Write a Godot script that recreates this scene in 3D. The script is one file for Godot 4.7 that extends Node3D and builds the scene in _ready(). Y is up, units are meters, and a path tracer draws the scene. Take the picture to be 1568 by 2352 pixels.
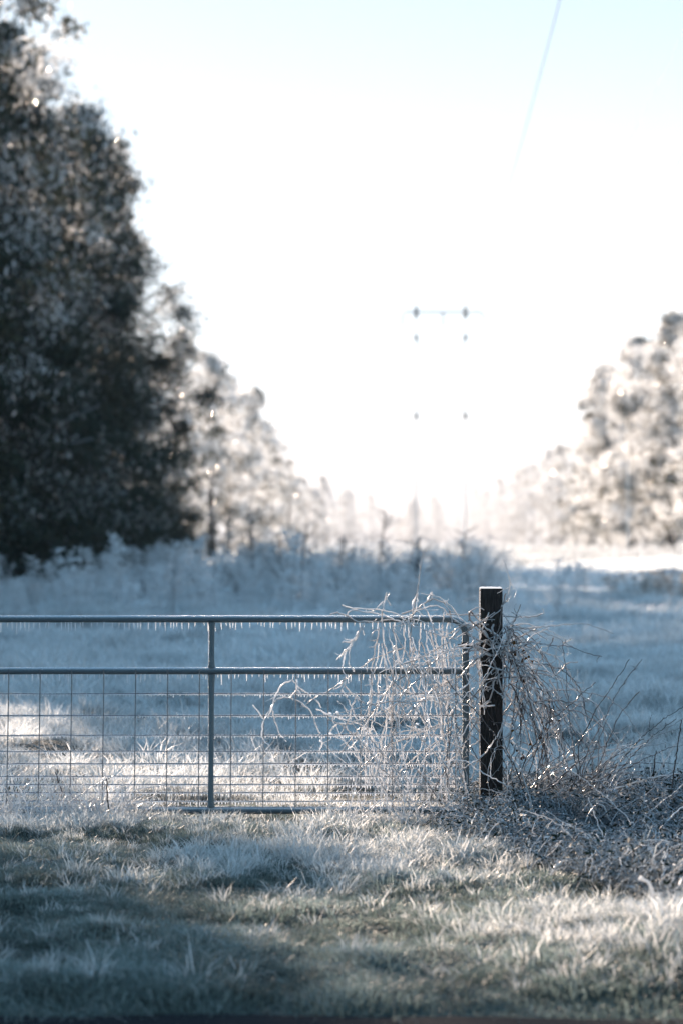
extends Node3D
# A frosted pasture behind a wire-filled farm gate, seen from the road on a winter morning.
# x to the right, y up, the camera looks along -z; "d" is the distance in front of it in metres.

const EYE := 1.8
const K := 5555.0
const GATE_D := 15.4
const SUN_TURN := 25.0
const SUN_UP := 20.0

var rng := RandomNumberGenerator.new()
var lumps := FastNoiseLite.new()
var fine := FastNoiseLite.new()
var M := {}
var used := {}


# ---------------------------------------------------------------- mesh building
class MB:
	var v := PackedVector3Array()
	var n := PackedVector3Array()
	var c := PackedColorArray()
	var f := PackedInt32Array()

	func vert(p: Vector3, nn: Vector3, col: Color) -> int:
		v.append(p)
		n.append(nn)
		c.append(col)
		return v.size() - 1

	# a flat triangle, its front towards nn
	func tri(a: Vector3, b: Vector3, d: Vector3, col: Color) -> void:
		var nn := (d - a).cross(b - a).normalized()
		var i := v.size()
		v.append(a)
		v.append(b)
		v.append(d)
		for k in 3:
			n.append(nn)
			c.append(col)
		f.append(i)
		f.append(i + 1)
		f.append(i + 2)

	# a tube along points; its colour goes from low to top by how far the surface faces up
	func tube(p: PackedVector3Array, r: PackedFloat32Array, sides: int, top: Color, low: Color, split := 0.0, soft := 0.5, caps := true) -> void:
		var count := p.size()
		var t := (p[1] - p[0]).normalized()
		var u := t.cross(Vector3(0.31, 0.17, 0.93))
		if u.length() < 0.1:
			u = t.cross(Vector3(1, 0, 0))
		u = u.normalized()
		var first := v.size()
		for i in count:
			var tn: Vector3 = (p[mini(i + 1, count - 1)] - p[maxi(i - 1, 0)]).normalized()
			u = (u - tn * u.dot(tn)).normalized()
			var w := tn.cross(u)
			for k in sides:
				var a := TAU * k / sides
				var nn := u * cos(a) + w * sin(a)
				v.append(p[i] + nn * r[i])
				n.append(nn)
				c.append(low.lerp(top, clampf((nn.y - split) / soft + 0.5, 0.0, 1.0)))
		for i in count - 1:
			for k in sides:
				var a := first + i * sides + k
				var b := first + i * sides + (k + 1) % sides
				f.append(a)
				f.append(a + sides)
				f.append(b)
				f.append(b)
				f.append(a + sides)
				f.append(b + sides)
		if caps:
			for e in 2:
				var row: int = first + (count - 1) * sides * e
				var q: Vector3 = p[(count - 1) * e]
				var out: Vector3 = (p[count - 1] - p[count - 2]).normalized() if e else (p[0] - p[1]).normalized()
				var m := vert(q, out, c[row])
				var ring := v.size()
				for k in sides:
					vert(v[row + k], out, c[row + k])
				for k in sides:
					f.append(m)
					f.append(ring + ((k + 1) % sides if e else k))
					f.append(ring + (k if e else (k + 1) % sides))

	func mesh() -> ArrayMesh:
		var a := []
		a.resize(Mesh.ARRAY_MAX)
		a[Mesh.ARRAY_VERTEX] = v
		a[Mesh.ARRAY_NORMAL] = n
		a[Mesh.ARRAY_COLOR] = c
		a[Mesh.ARRAY_INDEX] = f
		var m := ArrayMesh.new()
		m.add_surface_from_arrays(Mesh.PRIMITIVE_TRIANGLES, a)
		return m


func numbered(called: String) -> String:
	var k: int = used.get(called, 0)
	used[called] = k + 1
	return called if k == 0 else "%s_%03d" % [called, k]


func put(called: String, m: Mesh, mat: Material, parent: Node3D = self, stuff := false) -> MeshInstance3D:
	var o := MeshInstance3D.new()
	o.name = numbered(called) if parent == self else called
	o.mesh = m
	o.material_override = mat
	parent.add_child(o, true)
	if stuff:
		o.set_meta("kind", "stuff")
	return o


func tag(o: Node, label: String, category: String, group := "") -> void:
	o.set_meta("label", label)
	o.set_meta("category", category)
	if group:
		o.set_meta("group", group)


func thing(called: String, label: String, category: String, where := Vector3.ZERO, group := "") -> Node3D:
	var o := Node3D.new()
	o.name = numbered(called)
	add_child(o)
	o.position = where
	tag(o, label, category, group)
	return o


func scatter(called: String, m: Mesh, mat: Material, places: Array, tints: PackedColorArray, parent: Node3D = self) -> MultiMeshInstance3D:
	var mm := MultiMesh.new()
	mm.transform_format = MultiMesh.TRANSFORM_3D
	mm.use_colors = true
	mm.mesh = m
	mm.instance_count = places.size()
	for i in places.size():
		mm.set_instance_transform(i, places[i])
		mm.set_instance_color(i, tints[i])
	var o := MultiMeshInstance3D.new()
	o.name = numbered(called) if parent == self else called
	o.multimesh = mm
	o.material_override = mat
	parent.add_child(o, true)
	o.set_meta("kind", "stuff")
	return o


func nth(k: int) -> String:
	return ["first", "second", "third", "fourth", "fifth", "sixth", "seventh", "eighth", "ninth", "tenth", "eleventh", "twelfth", "thirteenth", "fourteenth", "fifteenth", "sixteenth", "seventeenth", "eighteenth"][k]


func rank(values: Array, k: int) -> int:
	var r := 0
	for v in values:
		if v < values[k]:
			r += 1
	return r


func spot(x: float, y: float, d: float) -> Vector3:
	return Vector3((x - 784.0) * d / K, EYE - (y - 1230.0) * d / K, -d)


func smooth(p: Array, step: float, wobble := 0.0) -> PackedVector3Array:
	var out := PackedVector3Array()
	for i in p.size() - 1:
		var a: Vector3 = p[maxi(i - 1, 0)]
		var b: Vector3 = p[i]
		var c: Vector3 = p[i + 1]
		var e: Vector3 = p[mini(i + 2, p.size() - 1)]
		var k := maxi(1, int(ceil(b.distance_to(c) / step)))
		for j in k:
			out.append(b.cubic_interpolate(c, a, e, float(j) / k))
	out.append(p[p.size() - 1])
	if wobble > 0.0:
		for i in range(1, out.size() - 1):
			out[i] += Vector3(rng.randfn(), rng.randfn(), rng.randfn()) * wobble
	return out


# ---------------------------------------------------------------- the lie of the land
func step01(a: float, b: float, x: float) -> float:
	var t := clampf((x - a) / (b - a), 0.0, 1.0)
	return t * t * (3.0 - 2.0 * t)


func height(x: float, d: float) -> float:
	if d < 8.4:
		return -0.07
	var verge := step01(9.1, 9.7, d)
	var h := -0.07 * (1.0 - verge)
	h += verge * (1.0 - step01(15.0, 18.0, d)) * (0.075 * fine.get_noise_2d(x * 1.1, d * 1.1) + 0.04 * fine.get_noise_2d(x * 4.0, d * 4.0))
	h += 0.10 * exp(-pow((x - 1.6) / 0.8, 2.0) - pow((d - 10.7) / 0.8, 2.0))
	h -= 0.10 * exp(-pow((x - 2.2) / 0.9, 2.0) - pow((d - 14.2) / 1.0, 2.0))
	h += 0.13 * exp(-pow((x - 1.55) / 0.55, 2.0) - pow((d - 15.3) / 0.6, 2.0))
	var field := step01(15.8, 20.0, d)
	h += field * (0.20 * lumps.get_noise_2d(x, d) + 0.07 * fine.get_noise_2d(x * 1.4, d * 1.4))
	h += 0.55 * step01(55.0, 100.0, d) * step01(2.0, 14.0, x - 0.0389 * d) * (1.0 - step01(170.0, 260.0, d))
	return h


func _ready() -> void:
	rng.seed = 71
	lumps.seed = 5
	lumps.frequency = 0.42
	fine.seed = 9
	fine.frequency = 0.8
	set_view()
	make_materials()
	make_ground()
	make_power_line()
	make_trees()
	make_field()
	make_verge()
	make_gate()
	make_post()
	make_vines()
	make_weeds()


# ---------------------------------------------------------------- camera, sky, sun
func set_view() -> void:
	var cam := Camera3D.new()
	cam.name = "camera"
	add_child(cam)
	cam.position = Vector3(0, EYE, 0)
	cam.rotation.x = atan(54.0 / K)
	var lens := CameraAttributesPhysical.new()
	lens.frustum_focal_length = 12.0 / (1176.0 / K)
	lens.frustum_focus_distance = GATE_D
	lens.exposure_aperture = lens.frustum_focal_length / 47.0
	lens.frustum_near = 0.1
	lens.frustum_far = 4000.0
	cam.attributes = lens
	cam.current = true

	var towards := sun_way()
	var sun := DirectionalLight3D.new()
	sun.name = "sun"
	add_child(sun)
	sun.look_at_from_position(Vector3.ZERO, -towards, Vector3.UP)
	sun.light_energy = 1.6
	sun.light_color = Color(1.0, 0.9, 0.81)
	sun.light_angular_distance = 0.55
	sun.shadow_enabled = true

	var im := Image.create(512, 256, false, Image.FORMAT_RGBF)
	for row in 256:
		var up := PI * (0.5 - (row + 0.5) / 256.0)
		for col in 512:
			var turn := TAU * (col + 0.5) / 512.0
			var way := Vector3(sin(turn) * cos(up), sin(up), -cos(turn) * cos(up))
			var c := sky_light(way, towards)
			im.set_pixel(col, row, c)
	var pano := PanoramaSkyMaterial.new()
	pano.panorama = ImageTexture.create_from_image(im)
	var sky := Sky.new()
	sky.sky_material = pano
	var env := Environment.new()
	env.background_mode = Environment.BG_SKY
	env.sky = sky
	env.tonemap_mode = Environment.TONE_MAPPER_LINEAR
	env.tonemap_exposure = 3.4
	env.sdfgi_enabled = true
	env.ssao_enabled = true
	env.ssil_enabled = true
	env.fog_enabled = true
	env.fog_density = 0.0002
	env.fog_light_color = Color(0.93, 0.96, 1.0)
	env.volumetric_fog_enabled = true
	env.volumetric_fog_density = 0.0
	var we := WorldEnvironment.new()
	we.name = "environment"
	we.environment = env
	add_child(we)
	# frozen mist lies in the far end of the clearing
	var mist := FogVolume.new()
	mist.name = "mist"
	mist.shape = RenderingServer.FOG_VOLUME_SHAPE_ELLIPSOID
	mist.size = Vector3(260, 70, 1000)
	mist.position = Vector3(30, 0, -790)
	var fm := FogMaterial.new()
	fm.density = 0.0022
	fm.albedo = Color(0.97, 0.97, 0.98)
	mist.material = fm
	add_child(mist)
	mist.set_meta("kind", "stuff")


func sun_way() -> Vector3:
	var a := deg_to_rad(SUN_TURN)
	var e := deg_to_rad(SUN_UP)
	return Vector3(-sin(a) * cos(e), sin(e), -cos(a) * cos(e))


# clear winter air: deep blue overhead, a bright hazy horizon, a wide glow round the sun
func sky_light(way: Vector3, towards: Vector3) -> Color:
	var y := maxf(way.y, 0.0)
	var c := Vector3(0.105, 0.245, 0.39).lerp(Vector3(0.11, 0.155, 0.195), exp(-y / 0.45))
	# the haze is brightest on the sun's side
	var round_ := Vector2(way.x, way.z).normalized().dot(Vector2(towards.x, towards.z).normalized())
	c += Vector3(0.47, 0.46, 0.44) * exp(-pow(y / 0.19, 1.6)) * lerpf(0.4, 1.0, (1.0 + round_) / 2.0)
	var cosine := way.dot(towards)
	var ang := acos(clampf(cosine, -1.0, 1.0))
	c += Vector3(0.25, 0.215, 0.18) * exp(-ang / 0.38)
	c += Vector3(1.6, 1.4, 1.1) * exp(-pow(ang / 0.13, 2.0))
	c *= 0.8
	return Color(c.x, c.y, c.z)


# ---------------------------------------------------------------- materials
func mat(called: String, col: Color, rough: float, metal := 0.0, back := 0.0, vertex := true) -> StandardMaterial3D:
	var m := StandardMaterial3D.new()
	m.resource_name = called
	m.albedo_color = col
	m.roughness = rough
	m.metallic = metal
	m.vertex_color_use_as_albedo = vertex
	m.cull_mode = BaseMaterial3D.CULL_DISABLED
	if back > 0.0:
		m.backlight_enabled = true
		m.backlight = Color(back, back, back).linear_to_srgb()
	M[called] = m
	return m


func noise_texture(called: String, freq: float, a: Color, b: Color, lo := 0.3, hi := 0.7) -> NoiseTexture2D:
	var fn := FastNoiseLite.new()
	fn.seed = called.hash() % 1000
	fn.frequency = freq
	fn.fractal_octaves = 5
	var t := NoiseTexture2D.new()
	t.noise = fn
	t.width = 512
	t.height = 512
	t.seamless = true
	var g := Gradient.new()
	g.offsets = PackedFloat32Array([lo, hi])
	g.colors = PackedColorArray([a, b])
	t.color_ramp = g
	return t


func make_materials() -> void:
	var m := mat("soil", Color.WHITE, 0.9)
	m.albedo_texture = noise_texture("soil", 0.03, Color(0.45, 0.47, 0.45), Color(1, 1, 1))
	m.uv1_triplanar = true
	m.uv1_world_triplanar = true
	m.uv1_scale = Vector3(0.9, 0.9, 0.9)
	m.heightmap_enabled = true
	m.heightmap_scale = 4.0
	m.heightmap_texture = noise_texture("soil_relief", 0.05, Color.BLACK, Color.WHITE, 0.2, 0.8)
	m = mat("asphalt", Color(0.16, 0.165, 0.18), 1.0, 0.0, 0.0, false)
	m.metallic_specular = 0.15
	m.albedo_texture = noise_texture("asphalt", 0.12, Color(0.75, 0.75, 0.77), Color(1, 1, 1))
	m.uv1_triplanar = true
	m.uv1_world_triplanar = true
	m.uv1_scale = Vector3(1.4, 1.4, 1.4)
	mat("blade", Color.WHITE, 0.45, 0.0, 1.0)
	m = mat("leaf", Color.WHITE, 0.6, 0.0, 0.16)
	m.metallic_specular = 0.2
	mat("iced_leaf", Color.WHITE, 0.2, 0.0, 1.0)
	m = mat("bark", Color.WHITE, 0.8)
	m = mat("ice", Color(0.93, 0.96, 1.0), 0.12, 0.0, 1.0, false)
	m.clearcoat_enabled = true
	m.clearcoat = 1.0
	m.clearcoat_roughness = 0.05
	m = mat("iced_stem", Color.WHITE, 0.25, 0.0, 1.0)
	m.clearcoat_enabled = true
	m.clearcoat = 0.8
	m.clearcoat_roughness = 0.08
	mat("frost", Color(0.93, 0.95, 0.98), 0.6, 0.0, 0.9, false)
	m = mat("galvanized", Color.WHITE, 0.42, 0.35)
	m.albedo_texture = noise_texture("zinc", 0.05, Color(0.72, 0.76, 0.8), Color(1, 1, 1))
	m.uv1_triplanar = true
	m.uv1_scale = Vector3(6, 6, 6)
	m.heightmap_enabled = true
	m.heightmap_scale = 0.15
	m.heightmap_texture = noise_texture("rime_relief", 0.2, Color.BLACK, Color.WHITE)
	m = mat("wire", Color(0.32, 0.34, 0.37), 0.35, 0.6, 0.0, false)
	m = mat("ice_film", Color(1, 1, 1, 0.12), 0.05, 0.0, 0.0, false)
	m.transparency = BaseMaterial3D.TRANSPARENCY_ALPHA
	m = mat("old_wood", Color.WHITE, 0.85)
	m.albedo_texture = noise_texture("wood", 0.02, Color(0.35, 0.35, 0.36), Color(1, 1, 1))
	m.uv1_triplanar = true
	m.uv1_scale = Vector3(7.0, 0.8, 7.0)
	m.heightmap_enabled = true
	m.heightmap_scale = 0.4
	m.heightmap_texture = noise_texture("wood_grain", 0.03, Color.BLACK, Color.WHITE)
	mat("steel", Color(0.06, 0.06, 0.065), 0.6, 0.5, 0.0, false)
	mat("pole_wood", Color(0.84, 0.83, 0.82), 0.9, 0.0, 0.0, false)
	mat("porcelain", Color(0.2, 0.2, 0.22), 0.3, 0.0, 0.0, false)
	mat("cable", Color(0.55, 0.57, 0.6), 0.5, 0.3, 0.0, false)


# ---------------------------------------------------------------- ground
func make_ground() -> void:
	var xs := PackedFloat32Array()
	for i in range(-90, 91):
		var t := i / 90.0
		xs.append(9.0 * t + 60.0 * pow(t, 5.0) + 1100.0 * pow(t, 15.0))
	var ds := PackedFloat32Array()
	for i in 41:
		ds.append(-300.0 + 307.0 * pow(i / 40.0, 0.35))
	for i in range(1, 150):
		ds.append(7.0 + 14.0 * i / 149.0)
	for i in range(1, 181):
		ds.append(21.0 * pow(2000.0 / 21.0, pow(i / 180.0, 1.25)))
	var b := MB.new()
	for d in ds:
		for x in xs:
			var h := height(x, d)
			var e := 0.05
			var nn := Vector3(h - height(x + e, d), e, height(x, d + e) - h).normalized()
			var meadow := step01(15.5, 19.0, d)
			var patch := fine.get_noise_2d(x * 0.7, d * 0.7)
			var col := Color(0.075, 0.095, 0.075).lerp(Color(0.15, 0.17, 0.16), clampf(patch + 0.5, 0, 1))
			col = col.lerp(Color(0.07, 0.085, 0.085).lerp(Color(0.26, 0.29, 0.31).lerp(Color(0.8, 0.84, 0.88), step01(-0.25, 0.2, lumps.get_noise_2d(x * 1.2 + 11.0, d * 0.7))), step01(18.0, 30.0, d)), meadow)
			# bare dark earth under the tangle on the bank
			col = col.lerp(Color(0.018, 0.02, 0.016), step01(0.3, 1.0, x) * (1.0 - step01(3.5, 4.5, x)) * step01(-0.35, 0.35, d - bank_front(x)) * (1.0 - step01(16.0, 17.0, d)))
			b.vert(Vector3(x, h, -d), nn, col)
	var w := xs.size()
	for i in ds.size() - 1:
		for k in w - 1:
			var a := i * w + k
			b.f.append_array(PackedInt32Array([a, a + w, a + 1, a + 1, a + w, a + w + 1]))
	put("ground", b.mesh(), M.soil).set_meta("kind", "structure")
	# the road that the camera stands on, with a ragged edge
	b = MB.new()
	for i in 161:
		var x := -40.0 + 0.5 * i
		for d in [-0.5, 3.0, 6.0, 8.6, 9.25 + 0.16 * fine.get_noise_1d(x * 2.0)]:
			b.vert(Vector3(x, -0.03 if d < 8.8 else -0.035, -d), Vector3.UP, Color.WHITE)
	for i in 160:
		for k in 4:
			var a := i * 5 + k
			b.f.append_array(PackedInt32Array([a, a + 1, a + 5, a + 5, a + 1, a + 6]))
	put("road", b.mesh(), M.asphalt).set_meta("kind", "structure")


# ---------------------------------------------------------------- power line
func make_power_line() -> void:
	var d := 221.0
	var t := thing("transmission_pole", "two-legged wooden power line frame with crossarm far down the clearing", "utility pole", Vector3(9.05, 0, -d))
	for s in [-1, 1]:
		var x: float = 2.25 * s
		var b := MB.new()
		b.tube(PackedVector3Array([Vector3(x, -0.5, 0), Vector3(x, 11, 0), Vector3(x, 23.0, 0)]), PackedFloat32Array([0.085, 0.08, 0.07]), 8, Color.WHITE, Color.WHITE)
		put("pole", b.mesh(), M.pole_wood, t)
	var arm := BoxMesh.new()
	arm.size = Vector3(7.2, 0.22, 0.2)
	put("crossarm", arm, M.pole_wood, t).position = Vector3(0.2, 22.2, 0.25)
	for s in [-1, 1]:
		var b := MB.new()
		b.tube(PackedVector3Array([Vector3(-2.25 * s, 19.9, -0.2 * s), Vector3(2.25 * s, 12.7, -0.2 * s)]), PackedFloat32Array([0.06, 0.06]), 6, Color.WHITE, Color.WHITE)
		put("brace", b.mesh(), M.pole_wood, t)
	for x in [-3.5, 0.2, 3.9]:
		var b := MB.new()
		var p := PackedVector3Array()
		var r := PackedFloat32Array()
		for i in 15:
			p.append(Vector3(x, 22.08 - 0.085 * i, 0.25))
			r.append(0.13 if i % 2 else 0.05)
		b.tube(p, r, 8, Color.WHITE, Color.WHITE)
		put("insulator", b.mesh(), M.porcelain, t)
	for s in [-1, 1]:
		for y in [22.2, 19.9, 12.7]:
			var plate := BoxMesh.new()
			plate.size = Vector3(0.4, 0.9 if y > 22 else 0.4, 0.34)
			put("bracket", plate, M.steel, t).position = Vector3(2.25 * s, y, 0.02)
	# conductors hang from the insulators, ground wires run over the tops
	var wires := [
		["faint power cable running up from the far crossarm's middle to the top of the picture", Vector3(9.25, 20.9, -d), Vector3(0, 14.4, -57), Vector3(2.7, 20.9, 40), 0.013],
		["power cable at the right edge of the sky, hung from the crossarm's right end", Vector3(12.95, 20.9, -d), Vector3(0, 11.68, -62), Vector3(6.05, 20.9, 40), 0.019],
		["thin frosted ground wire near the upper right corner, running from the right pole top", Vector3(11.3, 23.0, -d), Vector3(0, 13.7, -60), Vector3(6.27, 23.0, 40), 0.006],
	]
	for w in wires:
		var p := PackedVector3Array()
		var r := PackedFloat32Array()
		var a: Vector3 = w[1]
		var m: Vector3 = w[2]
		var e: Vector3 = w[3]
		for i in 61:
			var z := lerpf(-d, 40.0, i / 60.0)
			var s := i / 60.0
			var sm := (m.z - a.z) / (e.z - a.z)
			var straight := a.lerp(e, s)
			var sag := (a.lerp(e, sm).y - m.y) * s * (1.0 - s) / (sm * (1.0 - sm))
			p.append(Vector3(straight.x, straight.y - sag, z))
			r.append(w[4])
		var b := MB.new()
		b.tube(p, r, 6, Color.WHITE, Color.WHITE)
		tag(put("power_cable", b.mesh(), M.cable), w[0], "cable", "cables of the power line")


# ---------------------------------------------------------------- trees
func tree_shape(seed_: int, tall: float, wide: float, low: float, clumps: int, leaves: int, size: float, frost: float, tall_power := 2.2) -> Dictionary:
	rng.seed = seed_
	var trunk := MB.new()
	var limbs := MB.new()
	var crown := MB.new()
	var icy := MB.new()
	var p := PackedVector3Array()
	var r := PackedFloat32Array()
	var bark := Color(0.05, 0.042, 0.036)
	var iced := Color(0.30, 0.31, 0.32)
	var lean := Vector3(rng.randf_range(-0.6, 0.6), 0, rng.randf_range(-0.6, 0.6))
	for i in 9:
		var s := i / 8.0
		p.append(Vector3(0, -0.3, 0) + Vector3.UP * tall * 0.9 * s + lean * s * s + Vector3(rng.randfn(), 0, rng.randfn()) * 0.12 * s)
		r.append(lerpf(0.022 * tall, 0.03, pow(s, 0.8)) * (1.35 if i == 0 else 1.0))
	trunk.tube(p, r, 9, bark, bark)
	for k in clumps:
		var yy := pow(rng.randf(), 0.9)
		if k < 5:
			yy = 1.0 - 0.02 * k
		var reach: float = wide * pow(maxf(0.02, 1.0 - pow(yy, tall_power)), 0.55) * (0.8 + 0.2 * sin(yy * 9.0 + seed_))
		var turn := rng.randf() * TAU
		var far := sqrt(rng.randf_range(0.12, 1.0))
		reach *= 1.0 + 0.3 * sin(turn * 3.0 + seed_ + yy * 5.0) + 0.1 * rng.randfn()
		var at_y := low + (tall - low) * yy
		var on := clampf((at_y - tall * 0.12) / (tall * 0.9), 0.03, 0.98)
		var c: Vector3 = Vector3(cos(turn) * reach * far, at_y, sin(turn) * reach * far) + lean * on * on
		if k % 3 == 0:
			var start := p[clampi(int(on * 8.0), 0, 7)]
			start = start.lerp(p[mini(int(on * 8.0) + 1, 8)], 0.3)
			var mid := start.lerp(c, 0.5) + Vector3.UP * reach * 0.12
			var q := smooth([start, mid, c, c + (c - mid) * 0.25 + Vector3.DOWN * 0.2], reach * 0.16 + 0.2, 0.06)
			var rr := PackedFloat32Array()
			for i in q.size():
				rr.append(lerpf(0.02 + 0.012 * reach * far, 0.012, float(i) / q.size()))
			limbs.tube(q, rr, 5, iced, bark, 0.1, 0.9, false)
		# freezing rain coats the upper boughs most
		var cf := clampf((frost + 0.30 * rng.randfn()) * lerpf(0.35 if frost < 0.5 else 0.85, 1.0, step01(0.1, 0.6, yy)), 0.0, 0.97)
		var cr := rng.randf_range(0.4, 1.0) * (0.5 + 0.085 * wide)
		var warm := rng.randf()
		for i in leaves:
			var o := Vector3(rng.randfn(), rng.randfn() * 0.75, rng.randfn()) * cr * 0.68
			# shoots bend down under the ice
			o.y -= 0.16 * o.length_squared() / cr
			var s := size * rng.randf_range(0.55, 1.35)
			var ax := Vector3(rng.randfn(), rng.randfn() - 0.6, rng.randfn()).normalized()
			var ay := ax.cross(Vector3(rng.randfn(), rng.randfn(), rng.randfn())).normalized()
			var thick := 0.38
			var col: Color
			var into := crown
			if rng.randf() < cf:
				into = icy
				thick = 0.2
				s *= 0.85
				ax = (ax + Vector3.DOWN * 0.8).normalized()
				ay = ax.cross(ay).normalized()
				var g := rng.randf_range(0.68, 0.92)
				col = Color(g * 0.97, g * 0.985, g)
			else:
				var g := rng.randf_range(0.6, 1.4)
				col = Color(0.026 * g, 0.038 * g, 0.028 * g).lerp(Color(0.07 * g, 0.05 * g, 0.03 * g), warm * 0.45)
			if frost > 0.5 and into == crown:
				col = Color(0.13, 0.11, 0.065) * rng.randf_range(0.6, 1.4)
			var a := c + o
			into.tri(a - ax * s, a + ay * s * thick, a - ay * s * thick, col)
			into.tri(a + ax * s, a - ay * s * thick, a + ay * s * thick, col)
	return {"trunk": trunk.mesh(), "limb": limbs.mesh(), "crown": crown.mesh(), "iced": icy.mesh()}


func grow(shape: Dictionary, called: String, label: String, group: String, where: Vector3, scale_: float, turn: float) -> void:
	var t := thing(called, label, "tree", where, group)
	t.rotation.y = turn
	t.scale = Vector3(scale_, scale_, scale_)
	put("trunk", shape.trunk, M.bark, t)
	put("limb", shape.limb, M.bark, t)
	put("crown", shape.crown, M.leaf, t, true)
	put("iced_foliage", shape.iced, M.iced_leaf, t, true)


func left_edge(d: float) -> float:
	return 0.0389 * d - 16.4


func make_trees() -> void:
	var dense := [
		tree_shape(11, 20.0, 5.2, 0.0, 210, 310, 0.125, 0.15),
		tree_shape(12, 21.0, 4.8, 0.0, 210, 310, 0.125, 0.24),
		tree_shape(13, 19.0, 5.6, 0.0, 210, 310, 0.125, 0.17),
	]
	var airy := tree_shape(14, 23.0, 4.4, 9.0, 110, 130, 0.15, 0.7, 3.0)
	var far := [
		tree_shape(21, 17.0, 4.6, 0.5, 170, 90, 0.22, 0.95, 4.0),
		tree_shape(22, 18.0, 4.0, 0.8, 170, 90, 0.22, 1.0, 4.0),
		tree_shape(23, 15.0, 4.8, 0.4, 170, 90, 0.22, 0.95, 4.0),
	]
	var sunny := [
		tree_shape(31, 19.0, 5.0, 1.0, 220, 190, 0.19, 0.95),
		tree_shape(32, 20.0, 4.6, 1.4, 220, 190, 0.19, 0.9),
	]
	rng.seed = 300
	# left side, in the picture: distance, set-back from the edge of the clearing, kind, size, label
	var rows := [
		[93.0, 3.2, dense[0], 1.36, "tall dark frosted evergreen cut by the left picture edge, nearest of the left wood"],
		[95.0, 1.2, airy, 1.16, "thin icy tree whose bare branch sticks out highest at the upper left"],
		[106.0, 3.2, dense[1], 1.13, "dark tree with glittering frosted top, second along the edge of the left wood"],
		[117.0, 3.4, dense[2], 1.18, "broad dark tree with a jutting frosted bough, third along the left wood"],
		[129.0, 3.2, dense[0], 1.24, "dark round-topped tree, fourth along the edge of the left wood"],
		[142.0, 4.2, dense[1], 1.18, "greyish frosted tree, fifth along the left wood before its corner"],
		[155.0, 4.0, dense[2], 1.14, "last dark tree at the corner where the near left wood ends"],
		[193.0, 4.4, far[1], 0.98, "pale sunlit tree just behind the corner of the dark left wood"],
		[212.0, 3.2, far[0], 1.02, "pale frosted tree with a dark tuft at its top in the left middle distance"],
		[232.0, 3.4, far[2], 1.12, "bluish white rounded tree in the left middle distance"],
		[255.0, 3.0, far[1], 0.95, "narrow pale tree where the left middle wood slopes down"],
		[282.0, 3.6, far[0], 0.88, "low pale tree at the right end of the left middle wood"],
	]
	for q in rows:
		var d: float = q[0]
		var x: float = left_edge(d) - q[1]
		grow(q[2], "evergreen_tree" if q[2] != airy else "icy_tree", q[4], "trees along the left side of the clearing", Vector3(x, height(x, d), -d), q[3], rng.randf() * TAU)
	# evergreen bushes at the foot of the left wood
	var bush := tree_shape(41, 3.4, 2.3, -0.2, 60, 150, 0.11, 0.12)
	for k in 8:
		var d: float = [84.0, 88.0, 95.0, 103.0, 112.0, 124.0, 137.0, 150.0][k]
		var x: float = left_edge(d) + [-0.6, 1.0, 0.6, 0.2, 0.6, 0.3, 0.6, 0.0][k]
		var o := thing("evergreen_bush", "dark evergreen bush at the foot of the left wood, %s from the left" % nth(k), "bush", Vector3(x, height(x, d), -d), "bushes at the foot of the left wood")
		o.rotation.y = rng.randf() * TAU
		o.scale = Vector3.ONE * rng.randf_range(0.75, 1.2)
		put("stem", bush.limb, M.bark, o)
		put("foliage", bush.crown, M.leaf, o, true)
		put("iced_foliage", bush.iced, M.iced_leaf, o, true)
	# trees behind the front row close the wood
	var back := -1
	for q in [[90.0, 10.0, 1.05], [102.0, 12.0, 1.1], [114.0, 10.5, 1.08], [127.0, 11.0, 1.06], [141.0, 11.0, 1.05], [156.0, 10.5, 0.98], [200.0, 11.0, 0.8], [222.0, 11.0, 0.8], [246.0, 11.0, 0.75]]:
		back += 1
		var x: float = left_edge(q[0]) - q[1]
		grow(dense[rng.randi() % 3], "evergreen_tree", "frosted evergreen behind the front row of the left wood, %s by distance" % nth(back), "trees behind the front row of the left wood", Vector3(x, 0, -q[0]), q[2], rng.randf() * TAU)
	# left of the picture: the trees whose shade lies over verge and meadow; u counts across the sunlight, t along it
	var a := deg_to_rad(SUN_TURN)
	for q in [[0.2, 39.0, 0, 1.12], [1.9, 42.0, 1, 0.86], [-0.6, 44.5, 2, 1.1], [1.2, 48.0, 1, 0.95], [-1.6, 51.0, 2, 1.2], [-4.4, 34.0, 1, 1.1], [-5.2, 41.0, 0, 1.15], [-9.5, 33.0, 0, 1.1], [-7.5, 47.0, 2, 1.2],
			[8.5, 49.5, 1, 0.62], [9.3, 51.5, 2, 0.66], [10.8, 57.0, 1, 1.14], [12.0, 63.0, 0, 1.3], [12.4, 69.0, 2, 1.3], [11.4, 73.0, 1, 1.2], [13.6, 79.0, 0, 1.3], [18.8, 77.0, 1, 1.2], [17.6, 84.0, 2, 1.25]]:
		var u: float = q[0]
		var t: float = q[1]
		var base := Vector2(u * cos(a), u * sin(a)) + t * Vector2(-sin(a), cos(a))
		grow(dense[q[2]], "evergreen_tree", "dark frosted evergreen beside the clearing, left of the view, shading the verge", "trees left of the view that shade the gate and meadow", Vector3(base.x, 0, -base.y), q[3], rng.randf() * TAU)
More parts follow.
